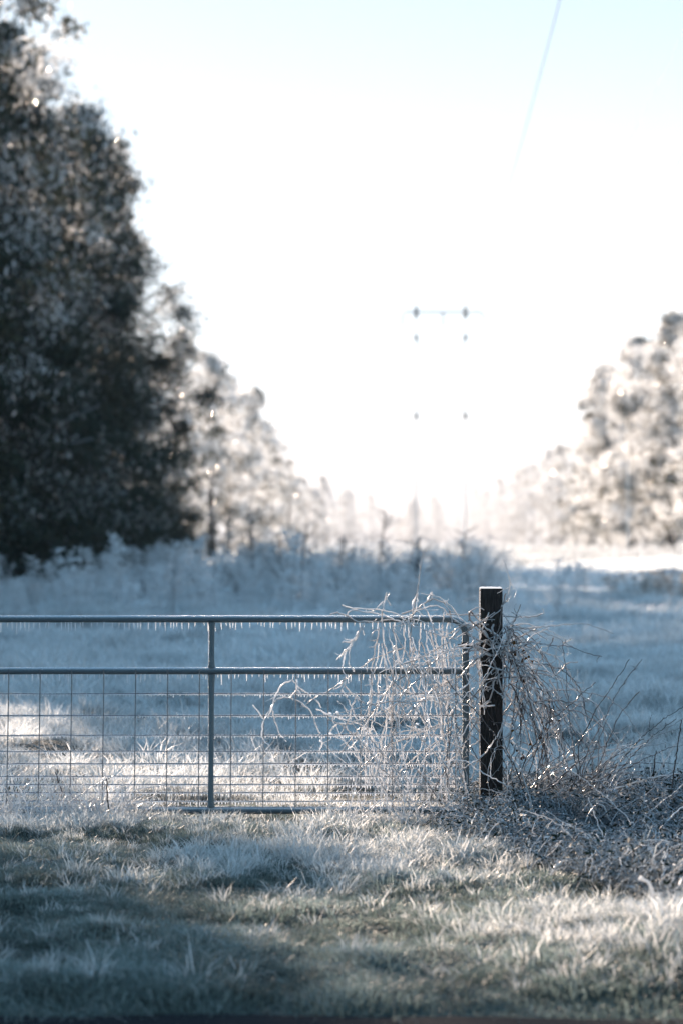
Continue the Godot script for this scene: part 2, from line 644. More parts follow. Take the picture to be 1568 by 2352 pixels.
	# right side
	var right := [
		[176.0, 20.5, sunny[0], 0.92, "tall sunlit frosted tree cut by the right picture edge"],
		[205.0, 20.0, sunny[1], 1.0, "sunlit frosted tree with a high leafy top near the right edge"],
		[240.0, 19.5, sunny[0], 1.12, "cream sunlit tree with trailing boughs at the inner side of the right wood"],
		[275.0, 19.5, sunny[1], 1.05, "sunlit tree with dark gaps behind the front of the right wood"],
		[192.0, 23.0, sunny[1], 0.98, "full sunlit frosted tree filling the right picture edge behind the tallest one"],
		[256.0, 22.5, sunny[1], 0.95, "low cream tree filling the gap in the middle of the right wood"],
		[290.0, 19.8, sunny[0], 0.88, "small cream tree stepping down at the inner end of the right wood"],
		[312.0, 20.0, far[0], 0.94, "pointed pale tree where the right wood begins"],
		[400.0, 20.5, far[1], 0.92, "pale hazy tree right of the gap in the far wood"],
		[440.0, 21.0, far[0], 1.0, "hazy two-topped tree in the far right wood"],
		[500.0, 20.0, far[2], 1.1, "faint cream tree at the left part of the far right wood"],
		[570.0, 19.0, far[0], 1.0, "faint low tree near the tip of the far right wood"],
		[650.0, 17.5, far[1], 0.95, "fainter narrow tree beyond the far right wood"],
		[735.0, 15.5, far[2], 1.05, "very faint round tree beyond the far right wood"],
		[830.0, 13.5, far[1], 1.0, "palest tree of the right wood, closest to the gap"],
	]
	for q in right:
		var d: float = q[0]
		var x: float = 0.0389 * d + q[1]
		grow(q[2], "frosted_tree", q[4], "trees along the right side of the clearing", Vector3(x, height(x, d), -d), q[3], rng.randf() * TAU)
	back = -1
	for q in [[195.0, 28.0], [225.0, 28.5], [260.0, 29.0], [300.0, 28.0], [370.0, 27.0], [430.0, 28.0]]:
		back += 1
		var x: float = 0.0389 * q[0] + q[1]
		grow(sunny[rng.randi() % 2], "frosted_tree", "frosted tree behind the front row of the right wood, %s by distance" % nth(back), "trees behind the front row of the right wood", Vector3(x, 0, -q[0]), rng.randf_range(0.9, 1.1), rng.randf() * TAU)
	# the end of the clearing
	for i in 40:
		var d := rng.randf_range(560.0, 1100.0)
		var x: float = 0.0389 * d + rng.randf_range(-30.0, 24.0)
		grow(far[rng.randi() % 3], "frosted_tree", "faint hazy tree closing the far end of the clearing", "hazy trees at the far end of the clearing", Vector3(x, -1.0, -d), rng.randf_range(0.4, 0.8), rng.randf() * TAU)
	back = -1
	for q in [[330.0, 3.5, 0.66], [365.0, 4.5, 0.72], [410.0, 4.0, 0.66], [460.0, 4.5, 0.72], [530.0, 3.0, 0.8]]:
		back += 1
		var x: float = left_edge(q[0]) - q[1]
		grow(far[rng.randi() % 3], "frosted_tree", "washed-out low tree beyond the left middle wood, %s by distance" % nth(back), "washed-out trees beyond the left middle wood", Vector3(x, 0, -q[0]), q[2], rng.randf() * TAU)


# ---------------------------------------------------------------- grass and weeds
func tuft(seed_: int, blades: int, spread: float, h0: float, h1: float, wide: float, lean: float, base: Color, tip: Color) -> ArrayMesh:
	rng.seed = seed_
	var b := MB.new()
	for i in blades:
		var turn := rng.randf() * TAU
		var out := Vector3(cos(turn), 0, sin(turn))
		var side := Vector3(-out.z, 0, out.x).rotated(Vector3.UP, rng.randf_range(-0.9, 0.9))
		var foot := out * spread * sqrt(rng.randf()) + Vector3(rng.randfn(), 0, rng.randfn()) * spread * 0.3
		foot.y = -0.02
		var h := rng.randf_range(h0, h1)
		var bend := lean * rng.randf_range(0.3, 1.3)
		var w := wide * rng.randf_range(0.6, 1.3)
		var frost := rng.randf_range(0.5, 1.0)
		var last := foot
		var lw := w
		for k in 4:
			var s := (k + 1) / 4.0
			var p := foot + Vector3.UP * h * (s - 0.45 * bend * s * s * s) + out * h * bend * s * s * 0.9
			p += Vector3(rng.randfn(), rng.randfn() * 0.5, rng.randfn()) * h * 0.03
			var ww := w * (1.0 - 0.85 * s * s)
			var col := base.lerp(tip, clampf(s * 1.8, 0, 1) * frost)
			b.tri(last - side * lw, last + side * lw, p - side * ww, col)
			if k < 3:
				b.tri(p - side * ww, last + side * lw, p + side * ww, col)
			last = p
			lw = ww
	return b.mesh()


func weed(seed_: int, h: float, branches: int, base: Color, tip: Color) -> ArrayMesh:
	rng.seed = seed_
	var b := MB.new()
	for s in 3:
		var turn := rng.randf() * TAU
		var out := Vector3(cos(turn), 0, sin(turn)) * rng.randf_range(0.05, 0.25) * h
		var hh := h * rng.randf_range(0.65, 1.0)
		var foot := Vector3(rng.randfn(), 0, rng.randfn()) * 0.08
		var top := foot + Vector3.UP * hh + out
		var p := smooth([foot + Vector3.DOWN * 0.05, foot.lerp(top, 0.5) - out * 0.12, top, top + out * 0.4 + Vector3.DOWN * 0.06 * h], hh * 0.2, 0.01)
		var r := PackedFloat32Array()
		for i in p.size():
			r.append(lerpf(0.008, 0.003, float(i) / p.size()))
		b.tube(p, r, 4, tip, base, 0.0, 0.8, false)
		for k in branches:
			var along := rng.randf_range(0.3, 1.0)
			var q := p[clampi(int(along * (p.size() - 1)), 0, p.size() - 1)] + Vector3(rng.randfn(), rng.randfn(), rng.randfn()) * 0.015
			var t2 := rng.randf() * TAU
			var l := h * rng.randf_range(0.06, 0.2) * (1.25 - along * 0.7)
			var e := q + Vector3(cos(t2) * l, l * rng.randf_range(0.1, 0.9), sin(t2) * l)
			var side := (e - q).cross(Vector3(rng.randfn(), rng.randfn(), rng.randfn())).normalized() * 0.006
			var col := base.lerp(tip, rng.randf_range(0.5, 1.0))
			b.tri(q - side, q + side, e, col)
			for j in 4:
				var c := q.lerp(e, rng.randf_range(0.35, 1.0))
				var o := Vector3(rng.randfn(), rng.randfn(), rng.randfn()).normalized() * rng.randf_range(0.015, 0.05)
				var o2 := o.cross(Vector3(rng.randfn(), rng.randfn(), rng.randfn())).normalized() * 0.008
				b.tri(c - o2, c + o2, c + o, col)
	return b.mesh()


func spread_over(called: String, meshes: Array, material: Material, count: int, where: Callable, lo: float, hi: float, tint: Callable) -> void:
	var o := Node3D.new()
	o.name = called
	add_child(o)
	o.set_meta("kind", "stuff")
	for i in meshes.size():
		var places := []
		var tints := PackedColorArray()
		for k in count / meshes.size():
			var xd: Vector2 = where.call()
			var s := rng.randf_range(lo, hi) * maxf(0.25, 1.0 + 0.6 * lumps.get_noise_2d(xd.x * 0.9 + 20.0, xd.y * 0.6) + 0.5 * fine.get_noise_2d(xd.x * 1.7, xd.y * 1.7 + 40.0))
			var basis := Basis(Vector3.UP, rng.randf() * TAU).scaled(Vector3(s, s * rng.randf_range(0.8, 1.15), s))
			places.append(Transform3D(basis, Vector3(xd.x, height(xd.x, xd.y), -xd.y)))
			tints.append(tint.call(xd.x, xd.y))
		scatter("tufts", meshes[i], material, places, tints, o)
	tag(o, "", "")
	for k in ["label", "category"]:
		o.remove_meta(k)


# a place in the wedge that the lens sees, with a margin to either side
func wedge(d0: float, d1: float, margin: float) -> Vector2:
	var d := sqrt(lerpf(d0 * d0, d1 * d1, rng.randf()))
	return Vector2(rng.randf_range(-1, 1) * (0.1415 * d + margin), d)


func frosty(x: float, d: float) -> Color:
	var g := clampf(1.0 + 0.3 * lumps.get_noise_2d(x * 0.8 + 50.0, d * 0.6) + 0.25 * fine.get_noise_2d(x, d + 70.0) + rng.randf_range(-0.12, 0.08), 0.4, 1.0)
	return Color(g, g, g)


func make_field() -> void:
	var dry := Color(0.17, 0.18, 0.16)
	var white := Color(0.9, 0.92, 0.94)
	var long := []
	for i in 5:
		long.append(tuft(400 + i, 46, 0.13, 0.14, 0.34, 0.0042, 0.95, dry, white))
	var low := []
	for i in 4:
		low.append(tuft(420 + i, 46, 0.22, 0.05, 0.15, 0.008, 0.9, dry.lerp(white, 0.72), white))
	var plants := []
	for i in 6:
		plants.append(weed(440 + i, 1.2, 60, Color(0.42, 0.42, 0.42), white))
	rng.seed = 500
	spread_over("meadow_grass", long, M.blade, 15000, tussock, 0.45, 1.05, frosty)
	spread_over("tussock_grass", long, M.blade, 6000, rough, 0.7, 1.6, frosty)
	spread_over("far_meadow_grass", low, M.blade, 26000, far_tussock, 0.9, 2.4, frosty)
	spread_over("tall_weeds", plants, M.blade, 480, func(): return weedy(48.0, 105.0), 0.25, 1.25, frosty)
	spread_over("distant_weeds", plants, M.blade, 3500, func(): return weedy(95.0, 330.0), 0.15, 0.6, frosty)


# meadow grass stands in tussocks with bare dark hollows between them
func tussock() -> Vector2:
	for k in 30:
		var p := wedge(15.8, 40.0, 1.2)
		if p.y < 19.0 and rng.randf() < 0.55:
			continue
		if fine.get_noise_2d(p.x * 1.1 + 31.0, p.y * 0.9) > rng.randf_range(-0.35, 0.2) - 0.25 * step01(22.0, 36.0, p.y):
			return p
	return wedge(20.0, 40.0, 1.2)


func rough() -> Vector2:
	for k in 30:
		var p := wedge(24.0, 70.0, 1.5)
		if fine.get_noise_2d(p.x * 0.55 + 5.0, p.y * 0.35) > rng.randf_range(0.02, 0.3):
			return p
	return wedge(40.0, 70.0, 1.5)


func far_tussock() -> Vector2:
	for k in 30:
		var p := wedge(30.0, 130.0, 2.0)
		if lumps.get_noise_2d(p.x * 1.2 + 11.0, p.y * 0.7) > rng.randf_range(-0.5, 0.15):
			return p
	return wedge(30.0, 60.0, 2.0)


func weedy(d0: float, d1: float) -> Vector2:
	for k in 20:
		var p := wedge(d0, d1, 3.0)
		if p.x < left_edge(p.y) + 1.5 + rng.randf() * 5.0 or p.x > 0.0389 * p.y + (22.0 if p.y > 110.0 else 1.0 + rng.randf() * 4.0):
			continue
		if lumps.get_noise_2d(p.x * 0.35, p.y * 0.2 + 90.0) > rng.randf_range(-0.25, 0.4):
			return p
	return Vector2(0.0389 * d1 - 4.0 * rng.randf(), d1)


func make_verge() -> void:
	var green := Color(0.028, 0.046, 0.03)
	var pale := Color(0.37, 0.45, 0.45)
	var short := []
	for i in 5:
		short.append(tuft(460 + i, 40, 0.08, 0.018, 0.055, 0.0021, 0.6, green, pale))
	var longer := []
	for i in 4:
		longer.append(tuft(470 + i, 26, 0.06, 0.07, 0.19, 0.003, 1.0, Color(0.12, 0.12, 0.09), Color(0.8, 0.82, 0.83)))
	rng.seed = 510
	spread_over("verge_grass", short, M.blade, 26000, turf, 0.7, 1.5, patchy)
	# older blades lie flat and matted between
	var matted := []
	for i in 4:
		matted.append(tuft(500 + i, 18, 0.09, 0.05, 0.12, 0.0026, 1.7, Color(0.07, 0.07, 0.05), Color(0.5, 0.53, 0.52)))
	spread_over("matted_grass", matted, M.blade, 2400, turf, 0.5, 1.3, patchy)
	# longer frosted tufts along the foot of the gate and on the low bank at the right
	spread_over("verge_tufts", longer, M.blade, 4600, tufty, 0.3, 0.95, frosty)
	# the dark tangle of leafy plants round the foot of the post
	var leafy := []
	for i in 4:
		leafy.append(sprig(480 + i))
	rng.seed = 520
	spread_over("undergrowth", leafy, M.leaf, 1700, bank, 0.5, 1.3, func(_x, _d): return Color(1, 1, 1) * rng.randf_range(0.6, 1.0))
	var arching := []
	for i in 4:
		arching.append(tuft(490 + i, 30, 0.09, 0.10, 0.32, 0.003, 1.25, Color(0.03, 0.036, 0.025), Color(0.6, 0.66, 0.71)))
	rng.seed = 530
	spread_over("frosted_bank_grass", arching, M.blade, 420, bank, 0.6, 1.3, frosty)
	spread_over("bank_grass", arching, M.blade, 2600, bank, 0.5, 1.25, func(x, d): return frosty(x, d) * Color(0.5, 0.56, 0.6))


# the turf is worn thin in places
func turf() -> Vector2:
	for k in 30:
		var p := wedge(9.22, 15.9, 1.0)
		if fine.get_noise_2d(p.x * 2.6 + 60.0, p.y * 2.0) > rng.randf_range(-0.55, 0.0):
			return p
	return wedge(9.22, 15.9, 1.0)


func patchy(x: float, d: float) -> Color:
	var g := clampf(0.56 + 0.6 * fine.get_noise_2d(x * 1.1, d * 1.1) + 0.4 * fine.get_noise_2d(x * 3.7, d * 3.7 + 9.0) + rng.randf_range(-0.2, 0.2), 0.2, 1.0)
	return Color(g * lerpf(0.9, 1.0, g), g, g * lerpf(0.88, 1.0, g))


func tufty() -> Vector2:
	for k in 60:
		var p := wedge(9.6, 16.2, 1.0)
		var w := 0.012
		w += 0.8 * exp(-pow((p.y - 15.35) / 0.35, 2.0)) * (1.0 - 0.93 * step01(-1.45, -1.2, p.x) * (1.0 - step01(-0.2, 0.1, p.x)))
		w += 0.5 * exp(-pow((p.x - 1.5) / 0.7, 2.0) - pow((p.y - 10.8) / 0.7, 2.0))
		w += 0.4 * exp(-pow((p.x - 0.2) / 1.0, 2.0) - pow((p.y - 13.6) / 1.0, 2.0))
		w += 0.7 * exp(-pow((p.x + 1.7) / 0.6, 2.0) - pow((p.y - 15.0) / 0.4, 2.0))
		if rng.randf() < w:
			return p
	return wedge(14.9, 15.8, 1.0)


func bank_front(x: float) -> float:
	return maxf(14.5 - 2.7 * (x - 0.6), 10.6)


func bank() -> Vector2:
	for k in 60:
		var p := Vector2(rng.randf_range(0.5, 4.0), rng.randf_range(10.2, 16.6))
		var w := step01(0.55, 1.2, p.x) * step01(-0.25, 0.5, p.y - bank_front(p.x)) * (1.0 - step01(15.8, 16.6, p.y))
		if rng.randf() < w:
			return p
	return Vector2(2.0, 14.8)


# an arching leafy shoot: dark leaves rimmed with frost among icy stalks
func sprig(seed_: int) -> ArrayMesh:
	rng.seed = seed_
	var b := MB.new()
	var white := Color(0.62, 0.68, 0.74)
	for s in 12:
		var turn := rng.randf() * TAU
		var out := Vector3(cos(turn), 0, sin(turn))
		var l := rng.randf_range(0.08, 0.24)
		var foot := Vector3(rng.randfn(), 0, rng.randfn()) * 0.09
		var p := smooth([foot, foot + Vector3.UP * l * 0.7 + out * l * 0.3, foot + Vector3.UP * l * 0.8 + out * l * 0.9, foot + Vector3.UP * l * 0.45 + out * l * 1.4], 0.05, 0.006)
		var r := PackedFloat32Array()
		for i in p.size():
			r.append(0.0017)
		b.tube(p, r, 4, white, Color(0.06, 0.05, 0.045), 0.2, 0.6, false)
		for k in 16:
			var q := p[rng.randi_range(1, p.size() - 1)] + Vector3(rng.randfn(), rng.randfn(), rng.randfn()) * 0.012
			var ax := (Vector3(rng.randfn(), rng.randfn() * 0.5 + 0.2, rng.randfn())).normalized()
			var ay := ax.cross(Vector3(rng.randfn(), rng.randfn() + 1.0, rng.randfn())).normalized()
			var ll := rng.randf_range(0.006, 0.02)
			var dark := Color(0.012, 0.022, 0.016) * rng.randf_range(0.7, 1.6)
			if rng.randf() < 0.3:
				dark = white * rng.randf_range(0.4, 1.0)
			var m := q + ax * ll
			b.tri(q, m + ay * ll * 0.3, m - ay * ll * 0.3, dark)
			b.tri(q + ax * ll * 2.0, m - ay * ll * 0.3, m + ay * ll * 0.3, dark)
	return b.mesh()


# ---------------------------------------------------------------- the gate
func lean_at(x: float, y: float) -> float:
	# the gate has sagged a little: its wires lean outwards at the foot
	return -0.011 * clampf((0.8 - x) / 3.0, 0.0, 1.4) * (1.27 - y)


func rail(p: PackedVector3Array, radius: float, steps_top := true) -> ArrayMesh:
	var b := MB.new()
	var r := PackedFloat32Array()
	for i in p.size():
		r.append(radius + 0.0006 * rng.randfn())
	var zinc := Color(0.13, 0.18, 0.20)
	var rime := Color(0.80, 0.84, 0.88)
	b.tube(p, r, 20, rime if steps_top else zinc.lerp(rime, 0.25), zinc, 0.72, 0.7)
	return b.mesh()


# tiny crystals standing on the upper side of a rail
func rime(p: PackedVector3Array, radius: float, many: int, side := Vector3.UP) -> ArrayMesh:
	var b := MB.new()
	for i in many:
		var s := rng.randf() * (p.size() - 1.001)
		var q := p[int(s)].lerp(p[int(s) + 1], s - int(s))
		var t := (p[int(s) + 1] - p[int(s)]).normalized()
		var up := (side - t * side.dot(t)).normalized()
		up = up.rotated(t, clampf(rng.randfn() * 0.55, -1.2, 1.2))
		var l := rng.randf_range(0.0015, 0.0055)
		var e := t * 0.0018
		var w := up.cross(t) * 0.0018
		var c := q + up * (radius - 0.001)
		var tip := c + up * (l + 0.001) + Vector3(rng.randfn(), rng.randfn(), rng.randfn()) * 0.001
		for k in 4:
			var k1: Vector3 = [e, w, -e, -w][k]
			var k2: Vector3 = [w, -e, -w, e][k]
			b.tri(c + k1, tip, c + k2, Color.WHITE)
	return b.mesh()


func icicle_shape(seed_: int) -> ArrayMesh:
	rng.seed = seed_
	var b := MB.new()
	var p := PackedVector3Array()
	var r := PackedFloat32Array()
	var drift := Vector3(rng.randfn(), 0, rng.randfn()) * 0.03
	for i in 12:
		var s := i / 11.0
		p.append(Vector3(0, -s, 0) + drift * s * s)
		var rr := lerpf(0.105, 0.05, pow(s, 0.5)) * (1.0 + 0.13 * rng.randfn())
		if i == 0:
			rr = 0.2
		if s > 0.8:
			rr = 0.062 * sqrt(maxf(0.03, 1.0 - pow((s - 0.91) / 0.1, 2.0)))
		r.append(rr)
	b.tube(p, r, 6, Color.WHITE, Color.WHITE)
	return b.mesh()


# the row of small drops frozen along the underside of a wire
func drips(x0: float, x1: float, y: float, z: float, big: float) -> ArrayMesh:
	var b := MB.new()
	# the film of ice that joins them
	var p := PackedVector3Array()
	var r := PackedFloat32Array()
	var x := x0
	while x < x1:
		p.append(Vector3(x, y - 0.004 - 0.0008 * rng.randf(), z))
		r.append(0.003 + 0.0014 * rng.randf())
		x += 0.012
	b.tube(p, r, 5, Color.WHITE, Color.WHITE)
	x = x0
	while x < x1:
		var l := big * rng.randf_range(0.5, 1.0)
		if rng.randf() < 0.12:
			l *= 1.5
		var q := PackedVector3Array()
		var rr := PackedFloat32Array()
		for i in 6:
			var s := i / 5.0
			q.append(Vector3(x, y - 0.003 - l * s, z))
			rr.append([0.0074, 0.005, 0.0036, 0.0032, 0.0037, 0.001][i])
		b.tube(q, rr, 5, Color.WHITE, Color.WHITE)
		x += rng.randf_range(0.012, 0.026)
	return b.mesh()


func line(points: Array, step: float) -> PackedVector3Array:
	return smooth(points, step)


func make_gate() -> void:
	rng.seed = 600
	var z := -GATE_D
	var g := thing("farm_gate", "long galvanized tube farm gate filled with wire mesh and hung with icicles", "gate", Vector3(-0.8, 0, z))
	var s := GATE_D / K
	var off := Vector3(-0.8, 0, z)
	var xr := (1068.0 - 784.0) * s
	var xl := xr - 4.88
	var top := 1.268
	var mid := 0.938
	var low := 0.05
	var rad := 0.0215
	# top rail with its rounded corners
	var pts := [Vector3(xl, low, z), Vector3(xl, top - 0.12, z)]
	for k in 5:
		var a := PI - k * PI / 8.0
		pts.append(Vector3(xl + 0.1 + 0.1 * cos(a), top - 0.1 + 0.1 * sin(a), z))
	for k in 5:
		var a := PI / 2.0 - k * PI / 8.0
		pts.append(Vector3(xr - 0.1 + 0.1 * cos(a), top - 0.1 + 0.1 * sin(a), z))
	pts.append(Vector3(xr, top - 0.12, z))
	pts.append(Vector3(xr, low, z))
	var frame := PackedVector3Array()
	for i in pts.size() - 1:
		var k := maxi(1, int(pts[i].distance_to(pts[i + 1]) / 0.08))
		for j in k:
			frame.append((pts[i] as Vector3).lerp(pts[i + 1], float(j) / k) - off)
	frame.append((pts[pts.size() - 1] as Vector3) - off)
	var parts := {}
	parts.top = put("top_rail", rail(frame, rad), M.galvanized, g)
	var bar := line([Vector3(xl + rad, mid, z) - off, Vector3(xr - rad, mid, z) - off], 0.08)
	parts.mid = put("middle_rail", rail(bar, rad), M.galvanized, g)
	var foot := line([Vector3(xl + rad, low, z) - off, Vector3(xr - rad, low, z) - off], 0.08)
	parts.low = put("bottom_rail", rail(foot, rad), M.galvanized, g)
	var over := PackedVector3Array()
	for q in frame:
		if q.y > top - 0.03:
			over.append(q)
	put("rime", rime(over, rad, 5200), M.frost, parts.top, true)
	put("rime", rime(bar, rad, 4600), M.frost, parts.mid, true)
	put("rime", rime(foot, rad, 1500), M.frost, parts.low, true)
	# uprights
	for x0 in [xl + 1.63, xr - 1.61]:
		var up := [Vector3(x0, top - rad, z), Vector3(x0, mid + rad, z), Vector3(x0, mid - rad, z), Vector3(x0, low + rad, z)]
		for k in [0, 2]:
			var p := PackedVector3Array()
			var r := PackedFloat32Array()
			for i in 17:
				var q: Vector3 = (up[k] as Vector3).lerp(up[k + 1], i / 16.0)
				q.x += lean_at(x0, q.y)
				p.append(q - off)
				var e := minf(i, 16 - i) / 16.0
				r.append(0.0195 + 0.004 * exp(-e * 22.0) - 0.0022 * step01(0.0, 0.3, e))
			var b := MB.new()
			b.tube(p, r, 18, Color(0.2, 0.25, 0.27), Color(0.15, 0.2, 0.22), 0.3, 1.0)
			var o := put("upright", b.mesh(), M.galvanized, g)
			put("rime", rime(p, 0.0185, 700, Vector3(-1, 0, -0.6)), M.frost, o, true)
	# mesh of wires, closer together towards the ground
	var heights := [0.794, 0.656, 0.530, 0.428, 0.349, 0.269, 0.218, 0.166, 0.112, 0.074]
	for i in heights.size():
		var y: float = heights[i]
		var b := MB.new()
		var p := PackedVector3Array()
		var r := PackedFloat32Array()
		for k in 41:
			p.append(Vector3(lerpf(xl + rad, xr - rad, k / 40.0), y + 0.0012 * rng.randfn(), z + 0.004) - off)
			r.append(0.0031)
		b.tube(p, r, 6, Color.WHITE, Color.WHITE)
		var w := put("horizontal_wire", b.mesh(), M.wire, g)
		put("ice_drips", drips(-3.1 - off.x, xr - rad - off.x, y, 0.004, lerpf(0.016, 0.025, i / 9.0)), M.ice, w, true)
		var fp := PackedVector3Array()
		for q in p:
			fp.append(q)
		put("rime", rime(fp, 0.003, 1600), M.frost, w, true)
	var xs := []
	for px in [22.0, 94.0, 166.5, 240.0, 313.0, 386.5, 459.5, 532.0, 606.5, 680.0, 754.0, 828.0, 901.0, 975.0, 1045.0]:
		xs.append((px - 784.0) * s)
	for k in range(1, 10):
		xs.append(xs[0] - 0.2035 * k)
	for x in xs:
		var a := Vector3(x, mid + 0.012, z + 0.0225)
		var b2 := Vector3(x, mid - 0.05, z + 0.0105)
		var c := Vector3(x + lean_at(x, low), low + rad, z + 0.0105)
		var p := PackedVector3Array([a - off, a.lerp(b2, 0.5) + Vector3(0, 0, 0.003) - off])
		for k in 12:
			p.append(b2.lerp(c, k / 11.0) - off)
		var r := PackedFloat32Array()
		var fr := PackedFloat32Array()
		for i in p.size():
			r.append(0.0030)
			fr.append(0.0050 + 0.0006 * rng.randfn())
		var b := MB.new()
		b.tube(p, r, 6, Color.WHITE, Color.WHITE)
		var w := put("vertical_wire", b.mesh(), M.wire, g)
		b = MB.new()
		b.tube(p, fr, 8, Color.WHITE, Color.WHITE, 0.0, 0.5, false)
		put("ice_coat", b.mesh(), M.ice_film, w)
	# icicles under the two upper rails
	var shapes := []
	for i in 6:
		shapes.append(icicle_shape(620 + i))
	rng.seed = 630
	for k in 2:
		var x := -3.0
		var y: float = [top, mid][k] - rad
		while x < xr - 0.12:
			x += rng.randf_range(0.014, 0.046) * (1.0 + 0.9 * maxf(0.0, fine.get_noise_1d(x * 3.0 + k * 50.0)))
			var l: float = absf(rng.randfn()) * 0.02 + rng.randf_range(0.012, 0.046) * (1.0 + 0.5 * fine.get_noise_1d(x * 2.0 + 9.0))
			l = minf(l, 0.088) * (1.0 if k == 0 else 0.82)
			var o := put("icicle", shapes[rng.randi() % 6], M.ice, parts.top if k == 0 else parts.mid)
			var fat := rng.randf_range(0.036, 0.052)
			o.position = Vector3(x, y + 0.003, z + rng.randf_range(-0.004, 0.004)) - off
			o.scale = Vector3(fat, l, fat)
			o.rotation = Vector3(rng.randfn() * 0.03, rng.randf() * TAU, rng.randfn() * 0.03)
	# the hinge that carries the gate on its post
	var b3 := MB.new()
	b3.tube(PackedVector3Array([Vector3(xr, 1.085, z) - off, Vector3(xr, 1.12, z) - off]), PackedFloat32Array([0.027, 0.027]), 16, Color.WHITE, Color.WHITE)
	var h := put("hinge", b3.mesh(), M.steel, g)
	b3 = MB.new()
	b3.tube(PackedVector3Array([Vector3(xr - 0.05, 1.10, z + 0.005) - off, Vector3(xr + 0.11, 1.10, z + 0.005) - off]), PackedFloat32Array([0.010, 0.010]), 8, Color.WHITE, Color.WHITE)
	put("bolt", b3.mesh(), M.steel, h)


func make_post() -> void:
	rng.seed = 640
	var s := GATE_D / K
	var x := (1127.0 - 784.0) * s
	var t := thing("gate_post", "square dark weathered wooden post with a frosted top beside the gate", "post", Vector3(x, 0, -GATE_D - 0.06))
	var half := 0.0715
	var b := MB.new()
	# a bevelled square section, a little uneven
	var ring := []
	var bev := 0.008
	for q in [Vector2(half - bev, half), Vector2(half, half - bev), Vector2(half, -half + bev), Vector2(half - bev, -half), Vector2(-half + bev, -half), Vector2(-half, -half + bev), Vector2(-half, half - bev), Vector2(-half + bev, half)]:
		ring.append(q)
	var rows := 24
	var top := 1.463
	for k in 8:
		var q0: Vector2 = ring[k]
		var q1: Vector2 = ring[(k + 1) % 8]
		for i in rows:
			var y0 := lerpf(-0.3, top, float(i) / rows)
			var y1 := lerpf(-0.3, top, float(i + 1) / rows)
			var w0 := 1.0 + 0.012 * fine.get_noise_2d(y0 * 4.0, 7.0)
			var w1 := 1.0 + 0.012 * fine.get_noise_2d(y1 * 4.0, 7.0)
			var a := Vector3(q0.x * w0, y0, q0.y * w0)
			var a2 := Vector3(q1.x * w0, y0, q1.y * w0)
			var c := Vector3(q0.x * w1, y1, q0.y * w1)
			var c2 := Vector3(q1.x * w1, y1, q1.y * w1)
			var shade := 0.024 + 0.012 * fine.get_noise_2d(y0 * 3.0, k * 5.0)
			var col := Color(shade * 1.02, shade, shade * 0.96)
			b.tri(a, a2, c, col)
			b.tri(c, a2, c2, col)
	for k in 8:
		b.tri(Vector3(0, top, 0), Vector3(ring[k].x, top, ring[k].y), Vector3(ring[(k + 1) % 8].x, top, ring[(k + 1) % 8].y), Color(0.1, 0.1, 0.1))
	put("timber", b.mesh(), M.old_wood, t)
	# frost lies on the top and hangs on the edges
	b = MB.new()
	var g := 14
	for i in g + 1:
		for k in g + 1:
			var e := minf(minf(i, g - i), minf(k, g - k))
			b.vert(Vector3(lerpf(-half, half, float(i) / g) * 1.01, top + (0.0 if e == 0 else 0.006 + 0.004 * rng.randf()), lerpf(-half, half, float(k) / g) * 1.01), Vector3.UP, Color.WHITE)
	for i in g:
		for k in g:
			var a := i * (g + 1) + k
			b.f.append_array(PackedInt32Array([a, a + g + 1, a + 1, a + 1, a + g + 1, a + g + 2]))
	put("frost_cap", b.mesh(), M.frost, t)
	b = MB.new()
	var edge := PackedVector3Array()
	for y in 30:
		edge.append(Vector3(-half, lerpf(0.2, top, y / 29.0), half))
	put("rime", rime(edge, 0.001, 900, Vector3(-0.7, 0, 0.7)), M.frost, t, true)


# ---------------------------------------------------------------- vines
# an iced stem: knobbly, pale above and dark below, with side twigs and frozen drops
func stem(parent: Node3D, pts: Array, r0: float, r1: float, frost: float, twigs := 0.5, called := "stem", wobble := 0.0026) -> void:
	var b := MB.new()
	stem_into(b, pts, r0, r1, frost, twigs, wobble, 0)
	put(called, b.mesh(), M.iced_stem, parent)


func stem_into(b: MB, pts: Array, r0: float, r1: float, frost: float, twigs: float, wobble: float, depth: int) -> void:
	var p := smooth(pts, 0.022, wobble)
	var r := PackedFloat32Array()
	for i in p.size():
		r.append(0.88 * lerpf(r0, r1, float(i) / p.size()) * (1.0 + 0.28 * absf(rng.randfn())))
	var g := rng.randf_range(0.75, 1.0)
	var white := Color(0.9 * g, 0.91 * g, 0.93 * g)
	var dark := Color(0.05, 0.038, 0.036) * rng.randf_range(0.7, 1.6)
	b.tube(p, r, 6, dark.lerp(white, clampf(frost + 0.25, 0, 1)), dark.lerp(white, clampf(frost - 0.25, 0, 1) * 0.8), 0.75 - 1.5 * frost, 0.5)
	for i in range(1, p.size()):
		if depth < 2 and rng.randf() < twigs * 0.16:
			var t := (p[i] - p[i - 1]).normalized()
			var way := (t * 0.6 + Vector3(rng.randfn(), rng.randfn() * 0.8, rng.randfn() * 0.6) * 0.6).normalized()
			var l := rng.randf_range(0.02, 0.11) * (1.0 if depth == 0 else 0.6)
			stem_into(b, [p[i], p[i] + way * l * 0.5, p[i] + way * l + Vector3(rng.randfn(), rng.randfn(), rng.randfn()) * l * 0.2], r1 * 0.8, r1 * 0.6, clampf(frost + 0.1, 0, 1), twigs * 0.8, wobble * 0.6, depth + 1)
		if rng.randf() < 0.10:
			var l := rng.randf_range(0.006, 0.018)
			var q := PackedVector3Array([p[i], p[i] + Vector3.DOWN * l * 0.5, p[i] + Vector3.DOWN * l * 0.85, p[i] + Vector3.DOWN * l])
			b.tube(q, PackedFloat32Array([0.003, 0.0022, 0.0028, 0.0008]), 5, white, white)


